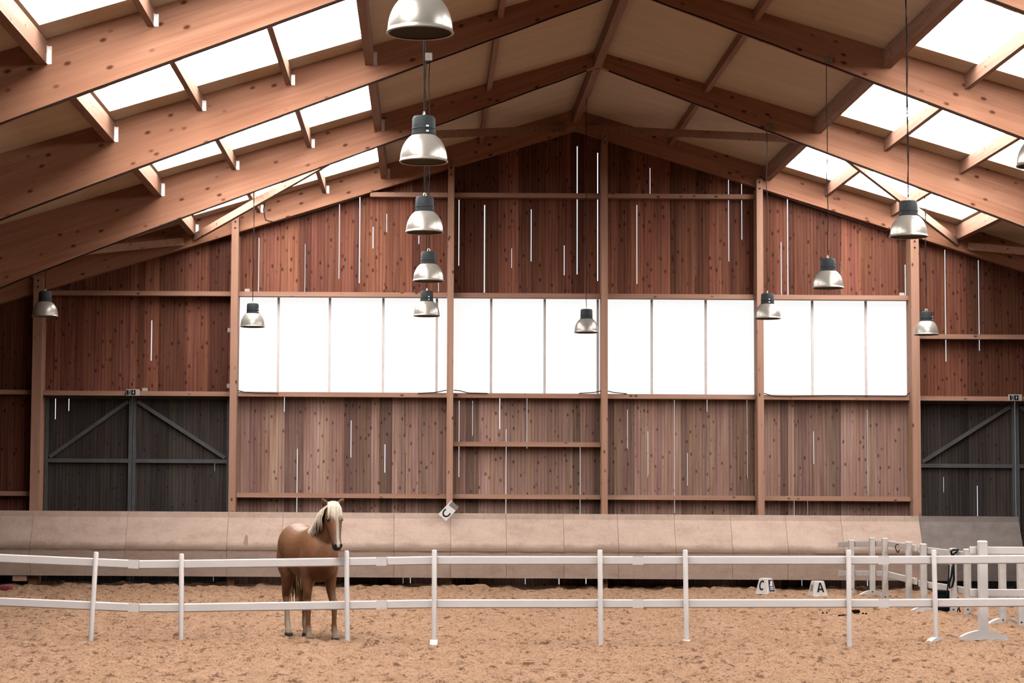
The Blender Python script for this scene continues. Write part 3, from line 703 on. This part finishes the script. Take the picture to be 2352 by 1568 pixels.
def box_rail(a, b, ht=.105, th=.04, open_end=False):
    """hollow plastic rail from a to b"""
    m = MB(); d = (b-a).normalized(); sd = d.cross(Vector((0, 0, 1))).normalized(); u = sd.cross(d)
    def ring(p, k): return [p+sd*(x*(th/2-k))+u*(z*(ht/2-k)) for x, z in ((-1, -.8), (-.8, -1), (.8, -1), (1, -.8), (1, .8), (.8, 1), (-.8, 1), (-1, .8))]
    k = .007
    rr = [ring(a+d*.15, k), ring(a, k), ring(a, 0), ring(b, 0)] if open_end else [ring(a, 0), ring(b, 0)]
    m.loft(rr); return m
Ps = {1: (1956, 1366, 1239), 2: (2004, 1371, 1233.6), 3: (2033.5, 1378, 1234.6), 4: (2088, 1394, 1243), 5: (2122, 1402, 1247.6), 6: (2190, 1410, 1258), 7: (2223, 1419, 1259.6), 9: (2303.5, 1431, 1262), 10: (2346, 1434, 1264)}
def pw_(i):
    x, yb, yt = Ps[i]; g = gr(x, yb); return Vector((g.x, g.y, 0)), Z_(x, yt, g.y)
secs = [((1, 2), 'white side fence section at the far end of the row by the kickboard', (2,), -.9), ((3, 4), 'white side fence section with a strap looped on its top rail', (), 0), ((5, 6), 'white side fence section with dark ropes hung over its near post', (5,), 0), ((7, 9), 'white side fence section behind the big open rail ends', (9,), 0)]
side = {}
for (i, j), lab, feet, _ in secs:
    a, ta = pw_(i); b, tb = pw_(j)
    e = empty('side_fence_section', (a+b)/2, lab, 'fence', 'white side fence running towards the wall'); org = e.location; d = (b-a).normalized()
    for p, tt, idx in ((a, ta, i), (b, tb, j)):
        m = MB(); p.z = sz(p.x, p.y); sq_post(m, p, tt); po = m.build('post', 'white_plastic_dusty', e, org)
        if idx in feet: m = MB(); arch_foot(m, Vector((p.x, p.y, p.z)), .26, (1, .25, 0)); m.build('foot', 'white_plastic_dusty', e, org)
        mm = MB(); mm.tube([(p.x-.01, p.y-.048, p.z+.07), (p.x-.01, p.y-.053, p.z+.07)], .013, 10); mm.build('bolt_hole', 'ink_black', po, org)
    off = Vector((-.072, 0, 0)) if True else 0
    ext = .55
    for drop in (.105, .665):
        A_ = Vector((a.x, a.y, ta-drop))-d*(.75 if i == 1 else .33)+Vector((.072, 0, 0)); B_ = Vector((b.x, b.y, tb-drop))+d*.33+Vector((.072, 0, 0))
        box_rail(A_, B_).build('rail', 'white_plastic_dusty', e, org)
    side[i] = (A_, B_)
# section with open rail ends, parallel to the front fence
g = gr(2259, 1472); Yb = g.y
e = empty('open_end_fence_section', (g.x, Yb, 0), 'white fence section with open rail ends on a wide arched foot at the right edge', 'fence'); org = e.location
tp = Z_(2259, 1241, Yb); m = MB(); g.z = sz(g.x, g.y); sq_post(m, g, tp, .107); m.build('post', 'white_plastic', e, org)
m = MB(); arch_foot(m, g, .30, (1, 0, 0), .06, .085); m.build('foot', 'white_plastic', e, org)
g2 = g+Vector((2.05, 0, 0)); g2.z = sz(g2.x, g2.y); m = MB(); sq_post(m, g2, tp, .107); m.build('post', 'white_plastic', e, org)
m = MB(); arch_foot(m, g2, .30, (1, 0, 0), .06, .085); m.build('foot', 'white_plastic', e, org)
for y in (1264, 1361.5):
    z = Z_(2230, y, Yb); a = Vector((X_(2230, y, Yb), Yb+.08, z)); b = a+Vector((2.4, 0, 0))
    box_rail(a, b, .10, .045, True).build('rail', 'white_plastic', e, org)
e = empty('side_fence_post', gr(2346, 1434), 'white square fence post at the right edge behind the open rail ends', 'fence post'); org = e.location
p, tt = pw_(10); p.z = sz(p.x, p.y); m = MB(); sq_post(m, p, tt); m.build('post', 'white_plastic_dusty', e, org)
m = MB(); m.tube([(p.x-.01, p.y-.048, p.z+.07), (p.x-.01, p.y-.053, p.z+.07)], .013, 10); m.build('bolt_hole', 'ink_black', e, org)

# ropes, strap, crate
a, ta = pw_(6)
def rope(pix, Y, name, lab, r=.012, cat='rope'):
    pts = [at(x, y, Y) for x, y in pix]; o = MB().tube(pts, r, 7).build(name, 'rope_dark', None, pts[0], smooth=True); tag(o, lab, cat); return o
rope([(2187, 1275), (2184, 1266), (2190, 1262), (2202, 1263), (2196, 1268), (2190, 1272), (2190, 1300), (2191, 1330), (2187, 1347), (2181, 1350), (2180, 1340), (2185, 1322), (2188, 1300)], a.y-.12, 'lead_rope', 'dark lead rope looped over the side fence post near the crate', .017)
rope([(2180, 1297), (2179, 1320), (2177, 1345), (2175, 1362), (2173, 1372)], a.y-.16, 'thin_rope', 'thin dark rope hanging straight down left of the looped lead rope', .011)
pb = [gr(x, y) for x, y in ((2199, 1407), (2203, 1395))]
rope([(2197, 1408), (2200, 1400), (2202, 1394), (2206, 1407)], gr(2202, 1408).y, 'dropped_strap', 'dark strap end lying on the sand right of the crate', .012, 'strap')
p4 = at(2059, 1259, 38.6); m = MB()
m.tube([(p4.x+.035*math.cos(t_)+.01*math.sin(2*t_), 38.5+.02*math.sin(t_), p4.z+.07*math.sin(t_)) for t_ in np.linspace(0, 6.1, 18)], .009, 6)
o = m.build('halter_strap', 'rope_dark', None, p4, smooth=True); tag(o, 'dark strap looped around the top rail of the side fence', 'strap')
g = gr(2168, 1408); x0, x1 = g.x-.09, g.x+.11; zz = sz(g.x, g.y)-.01
e = empty('crate', (g.x, g.y+.15, zz), 'dark box standing on the sand under the side fence rail', 'crate'); org = e.location
MB().hexa([(x0, g.y+.02, zz), (x1, g.y+.02, zz), (x1, g.y+.3, zz), (x0, g.y+.3, zz), (x0-.02, g.y, zz+.35), (x1+.02, g.y, zz+.35), (x1+.02, g.y+.32, zz+.35), (x0-.02, g.y+.32, zz+.35)]).build('box_body', 'ink_black', e, org, bevel=.01)
MB().box(x0-.03, x1+.03, g.y-.012, g.y+.33, zz+.33, zz+.37).build('rim', 'rope_dark', e, org, bevel=.006)
g = gr(2127, 1405); m = MB(); g.z = sz(g.x, g.y); arch_foot(m, g, .17, (1, -.5, 0), .05, .06); o = m.build('loose_foot', 'white_plastic_dusty', None, g); tag(o, 'loose white arched fence foot on the sand left of the crate', 'fence foot')
g = gr(2059, 1398); g.z = sz(g.x, g.y); m = MB(); arch_foot(m, g, .05, (1, 0, 0), .03, .03); o = m.build('plastic_cap', 'white_plastic', None, g); tag(o, 'small white plastic cap lying on the sand below the rail joint', 'cap')
for pix, s, lab in (((1937, 1415), .052, 'dark dung pile just left of the right fence post'), ((1965, 1414), .045, 'dark dung pile just right of the right fence post'), ((1895, 1416), .03, 'tiny dark dung clod on the sand under the A marker box'), ((1986, 1417), .028, 'tiny dark dung clod right of the two dung piles')):
    g = gr(*pix); m = MB(); rr = random.Random(pix[0])
    for _ in range(7 if s > .04 else 2):
        q_ = (g.x+rr.uniform(-1, 1)*s*1.2, g.y+rr.uniform(-1, 1)*s, sz(g.x, g.y)+s*.6+rr.uniform(0, s*.3)); r = s*rr.uniform(.45, .7)
        m.lathe([(r*math.sin(a)+1e-4, -r*math.cos(a)) for a in np.linspace(0, math.pi, 7)], q_, 9)
    o = m.build('dung', 'dung', None, (g.x, g.y, 0), smooth=True); tag(o, lab, 'dung', 'dung on the sand')
g = gr(8, 1358); zz = sz(g.x, g.y)
o = MB().box(g.x-.35, g.x+.14, g.y-.1, g.y+.2, zz-.02, zz+.07).build('foam_block', 'pad_red', None, g, bevel=.02); tag(o, 'dull red block lying on the sand at the left photo edge', 'block')

# ------------------------------------------------------------------ horse
ha = math.radians(17); hx = Vector((math.sin(ha), -math.cos(ha), 0)); hy = Vector((math.cos(ha), math.sin(ha), 0))
HO = Vector((-1.50, 27.95, 0))
horse = empty('horse', HO, 'palomino horse with a blond mane and white blaze standing behind the front fence', 'horse')
horse.rotation_euler.z = math.atan2(hx.y, hx.x)
m = MB()
def ell(c, r, n=14, mm=None):
    mm = mm or m
    mm.loft([[(c[0]+r[0]*math.cos(a), c[1]+r[1]*math.sin(a)*math.cos(b), c[2]+r[2]*math.sin(a)*math.sin(b)) for b in np.linspace(0, 2*math.pi, n+1)[:-1]] for a in np.linspace(math.pi-.08, .08, 10)])
def resample(P, k=5):
    P = np.array(P, float); Q = np.vstack([2*P[0]-P[1], P, 2*P[-1]-P[-2]]); out = []
    for i in range(1, len(Q)-2):
        a, b, c, d = Q[i-1], Q[i], Q[i+1], Q[i+2]
        for t_ in np.linspace(0, 1, k, endpoint=False): out.append(.5*(2*b+(c-a)*t_+(2*a-5*b+4*c-d)*t_**2+(3*b-a-3*c+d)*t_**3))
    out.append(P[-1]); return [tuple(q) for q in out]
def torso(rings, n=28):
    rings = resample(rings)
    R_ = []
    for x, zc, wy, hz, e_ in rings:
        R_.append([(x, wy*math.copysign(abs(math.cos(a))**e_, math.cos(a)), zc+hz*math.sin(a)) for a in np.linspace(0, 2*math.pi, n+1)[:-1]])
    m.loft(R_)
torso([(-.90, 1.14, .06, .10, 1), (-.84, 1.14, .17, .20, 1), (-.72, 1.15, .245, .275, .9), (-.52, 1.14, .275, .305, .9), (-.3, 1.10, .27, .30, .9), (-.05, 1.06, .285, .32, .9), (.2, 1.06, .27, .335, .9),
       (.42, 1.08, .235, .355, 1), (.58, 1.06, .225, .335, 1), (.72, 1.05, .20, .26, 1), (.82, 1.05, .13, .16, 1), (.85, 1.05, .05, .07, 1)])
def chain(pts, mm=None, n=18):
    """pts: (x,y,z,rx_sagittal,ry_lateral); rings perpendicular to the path, kept in the sagittal frame"""
    mm = mm or m; R_ = []; pts = [(*q[:3], max(q[3], .004), max(q[4], .004)) for q in resample(pts, 4)]
    P = [Vector(p[:3]) for p in pts]
    for i, p in enumerate(P):
        d = (P[min(i+1, len(P)-1)]-P[max(i-1, 0)]).normalized(); lat = Vector((0, 1, 0)); lat = (lat-d*lat.dot(d)).normalized(); s = lat.cross(d)
        R_.append([p+s*(pts[i][3]*math.cos(a))+lat*(pts[i][4]*math.sin(a)) for a in np.linspace(0, 2*math.pi, n+1)[:-1]])
    mm.loft(R_)
NY = .07
chain([(.36, 0, 1.08, .31, .17), (.48, .0, 1.17, .28, .16), (.61, .02, 1.28, .23, .13), (.73, .05, 1.40, .185, .10), (.83, NY, 1.505, .15, .085), (.88, NY, 1.585, .11, .075)])
# head: forehead to muzzle
HZ = -.055
chain([(.86, NY, 1.70+HZ, .06, .06), (.90, NY, 1.655+HZ, .105, .09), (.955, NY, 1.57+HZ, .128, .108), (1.005, NY, 1.48+HZ, .118, .094), (1.055, NY, 1.39+HZ, .092, .074), (1.10, NY, 1.31+HZ, .074, .062), (1.13, NY, 1.255+HZ, .070, .064), (1.15, NY, 1.215+HZ, .060, .058), (1.158, NY, 1.185+HZ, .036, .038)])
ell((.90, NY, 1.50+HZ), (.08, .085, .105))     # cheek
ell((1.12, NY, 1.21+HZ), (.036, .042, .032))    # chin
for s in (-1, 1):
    ell((1.02, NY+s*.080, 1.57+HZ), (.03, .022, .032))     # brow
    ell((1.195, NY+s*.04, 1.25+HZ), (.022, .022, .03))     # nostril rim
    # ears
    b = Vector((.885, NY+s*.066, 1.705+HZ)); tip = Vector((.93, NY+s*.140, 1.822+HZ))
    chain([(b.x, b.y, b.z-.04, .04, .042), (b.x+.003, b.y+s*.012, b.z+.02, .038, .046), (b.x+.012, b.y+s*.034, b.z+.06, .032, .044), (b.x+.025, b.y+s*.057, b.z+.095, .022, .031), (tip.x, tip.y, tip.z, .010, .012)], n=10)
# legs: front (s=+1 is the horse's left, viewer's right)
for s, hxo in ((1, .62), (-1, .52)):
    y0 = .15*s; yh = (.185 if s > 0 else -.125)
    ell((.52, y0, .98), (.16, .10, .24))
    chain([(.55, y0, .95, .13, .095), (.53, y0, .78, .092, .078), (.535, y0+.2*(yh-y0), .62, .066, .058), (hxo-.03, y0+.5*(yh-y0), .50, .052, .049), (hxo-.01, y0+.6*(yh-y0), .445, .056, .053), (hxo-.02, yh, .38, .040, .038), (hxo-.02, yh, .24, .034, .031), (hxo-.02, yh, .165, .042, .038), (hxo+.0, yh, .125, .044, .041), (hxo+.025, yh, .085, .036, .037), (hxo+.04, yh, .06, .046, .047), (hxo+.05, yh, .0, .06, .06), (hxo+.05, yh, -.03, .06, .06)])
for s, hxo, yh in ((-1, -.50, -.135), (1, -.40, .075)):
    y0 = .155*s
    ell((-.58, y0, 1.0), (.24, .125, .28))
    chain([(-.52, y0, 1.02, .21, .12), (-.50, y0, .86, .165, .105), (-.56, y0*.95, .70, .11, .078), (-.64+(hxo+.5), y0*.3+yh*.7, .57, .072, .056), (-.675+(hxo+.5), yh, .505, .062, .05), (-.64+(hxo+.5), yh, .43, .047, .041), (-.60+(hxo+.5), yh, .28, .038, .034), (-.58+(hxo+.5), yh, .175, .046, .04), (-.56+(hxo+.5), yh, .13, .046, .043), (-.53+(hxo+.5), yh, .085, .037, .038), (-.51+(hxo+.5), yh, .06, .047, .047), (hxo, yh, .0, .06, .06), (hxo, yh, -.03, .06, .06)])
tmp = m.build('horse_tmp', 'horse_coat')
md = tmp.modifiers.new('r', 'REMESH'); md.mode = 'VOXEL'; md.voxel_size = .0115
sm = tmp.modifiers.new('s', 'SMOOTH'); sm.factor = .5; sm.iterations = 9
dg = bpy.context.evaluated_depsgraph_get(); me = bpy.data.meshes.new_from_object(tmp.evaluated_get(dg)); me.name = 'body'
bpy.data.objects.remove(tmp)
n = len(me.vertices); V = np.empty(n*3); me.vertices.foreach_get('co', V); V = V.reshape(-1, 3)
x, y, z = V.T
def sstep(a, b, t_): q_ = np.clip((t_-a)/(b-a), 0, 1); return q_*q_*(3-2*q_)
col = np.tile(np.array([.40, .175, .083]), (n, 1))
def blend(mask, c): global col; col = col*(1-mask[:, None])+np.array(c)*mask[:, None]
blend(sstep(1.1, 1.4, z)*sstep(.55, .2, x)*.08, (.58, .33, .18))             # paler back
blend(sstep(.75, .55, z)*.35, (.30, .14, .075))                              # darker limbs
hind = x < 0
blend(sstep(.42, .30, z)*(hind & (y < -.02))*.9, (.66, .50, .37)); blend(sstep(.30, .18, z)*(hind & (y > -.02))*.8, (.60, .42, .29))
blend(sstep(.20, .11, z)*(~hind)*.8, (.58, .40, .28))
blend(sstep(.045, .03, z)*1.0, (.07, .05, .04))
zh_ = z-HZ
head = (zh_ > 1.1) & (x > .93) & ((x-.93) > (1.62-zh_)*.30)
hd = head.astype(float); yl = y-NY
blend(hd*sstep(1.50, 1.30, zh_)*.55, (.23, .15, .115))
blend(hd*sstep(1.305, 1.25, zh_)*.9, (.055, .04, .038))
blend(hd*sstep(.02, .07, -yl)*.35, (.16, .085, .05))  # shade on the head's right side, painted into the coat colour
blz = hd*sstep(.022, .012, np.abs(yl-.010-.03*(zh_-1.42)))*sstep(.0, .03, (x-.93)-(1.62-zh_)*.38)
blend(blz*sstep(1.22, 1.26, zh_), (.80, .66, .54)); blend(hd*sstep(.032, .016, np.hypot(yl-.004, (zh_-1.262)*.7))*(x > 1.14), (.80, .68, .58))
ear = (zh_ > 1.735) & (np.abs(yl) > .05); blend(ear.astype(float)*.85*sstep(.004, .016, x-(.885+(zh_-1.705)*.36)), (.10, .05, .035))
for s in (-1, 1):
    blend(sstep(.045, .02, np.sqrt((x-1.04)**2+(yl-s*.095)**2+(zh_-1.565)**2)), (.10, .055, .035))
    blend(hd*sstep(.020, .011, np.hypot(yl-s*.034, (zh_-1.252)*.75))*(x > 1.15), (.012, .01, .01))
ca = me.color_attributes.new('coat', 'FLOAT_COLOR', 'POINT'); ca.data.foreach_set('color', np.hstack([col, np.ones((n, 1))]).ravel())
me.polygons.foreach_set('use_smooth', [True]*len(me.polygons)); me.materials.clear(); me.materials.append(MAT['horse_coat'])
bo = bpy.data.objects.new('body', me); COL.objects.link(bo); bo.parent = horse
for s in (-1, 1):
    mm = MB(); ell((1.028, NY+s*.092, 1.562+HZ), (.022, .016, .020), 12, mm); mm.build('eye', 'eye_dark', horse, smooth=True)
def lock(mm, pts, w0, flat=.4, n=8):
    k = len(pts); rs = [w0*(.55+.9*i/(k*.5) if i < k*.35 else 1.15-1.05*(i/(k-1))**1.6) for i in range(k)]
    P = [Vector(p) for p in pts]; R_ = []
    for i, p in enumerate(P):
        d = (P[min(i+1, k-1)]-P[max(i-1, 0)]).normalized(); a = d.cross(Vector((0, 1, 0)));
        if a.length < .1: a = d.cross(Vector((1, 0, 0)))
        a.normalize(); b = d.cross(a); R_.append([p+a*rs[i]*math.cos(q_)+b*rs[i]*flat*math.sin(q_) for q_ in np.linspace(0, 2*math.pi, n+1)[:-1]])
    mm.loft(R_)
hr = random.Random(5); mm = MB()
crest = [(.91, NY, 1.68), (.80, NY-.01, 1.64), (.70, .045, 1.575), (.60, .02, 1.50), (.50, .0, 1.44), (.42, 0, 1.405)]
def crest_at(u):
    u *= len(crest)-1; i = min(int(u), len(crest)-2); f_ = u-i; return Vector(crest[i]).lerp(Vector(crest[i+1]), f_)
for i in range(84):
    u = (i % 42)/41; c_ = crest_at(u)+Vector((hr.uniform(-.015, .015), hr.uniform(-.02, .015), .005)); L = hr.uniform(.22, .33)*(1-.30*u)
    ou = .085+.035*(1-u)
    lock(mm, [c_+Vector((0, .025, -.012)), c_+Vector((0, -.03, .018)), c_+Vector((.01, -ou, -.05)), c_+Vector((.015, -ou-.035, -L*.55)), c_+Vector((.02+hr.uniform(-.03, .03), -ou-.04+hr.uniform(-.02, .02), -L))], hr.uniform(.024, .036), .55)
mm.build('mane', 'hair_blond', horse, smooth=True)
mm = MB()
for i in range(70):
    t_ = hr.uniform(-1, 1); L = hr.uniform(.15, .225)*(1-.28*abs(t_))
    b = Vector((.90+.02*hr.random(), NY+t_*.055, 1.768+HZ-.016*t_*t_))
    lock(mm, [b+Vector((-.045, 0, -.015)), b+Vector((.03, t_*.012, .008)), b+Vector((.10, t_*.030, -.05)), b+Vector((.105+L*.25, t_*.038-.004, -.06-L*.45)), b+Vector((.105+L*.42, t_*.036-.006+hr.uniform(-.008, .008), -.06-L))], hr.uniform(.015, .023), .55)
mm.build('forelock', 'hair_blond', horse, smooth=True)
mm = MB()
for i in range(46):
    a = hr.uniform(0, 6.28); rr = hr.uniform(0, .06); c_ = Vector((-.87+rr*math.cos(a)*.6, rr*math.sin(a), 1.28)); sw = hr.uniform(-.05, .12)
    lock(mm, [c_, c_+Vector((-.055, sw*.2, -.05)), c_+Vector((-.08, sw*.6, -.3)), c_+Vector((-.06, sw+.02, -.6)), c_+Vector((-.02, sw+.03, -hr.uniform(.75, .95)))], hr.uniform(.03, .042), .7)
mm.build('tail', 'hair_tail', horse, smooth=True)
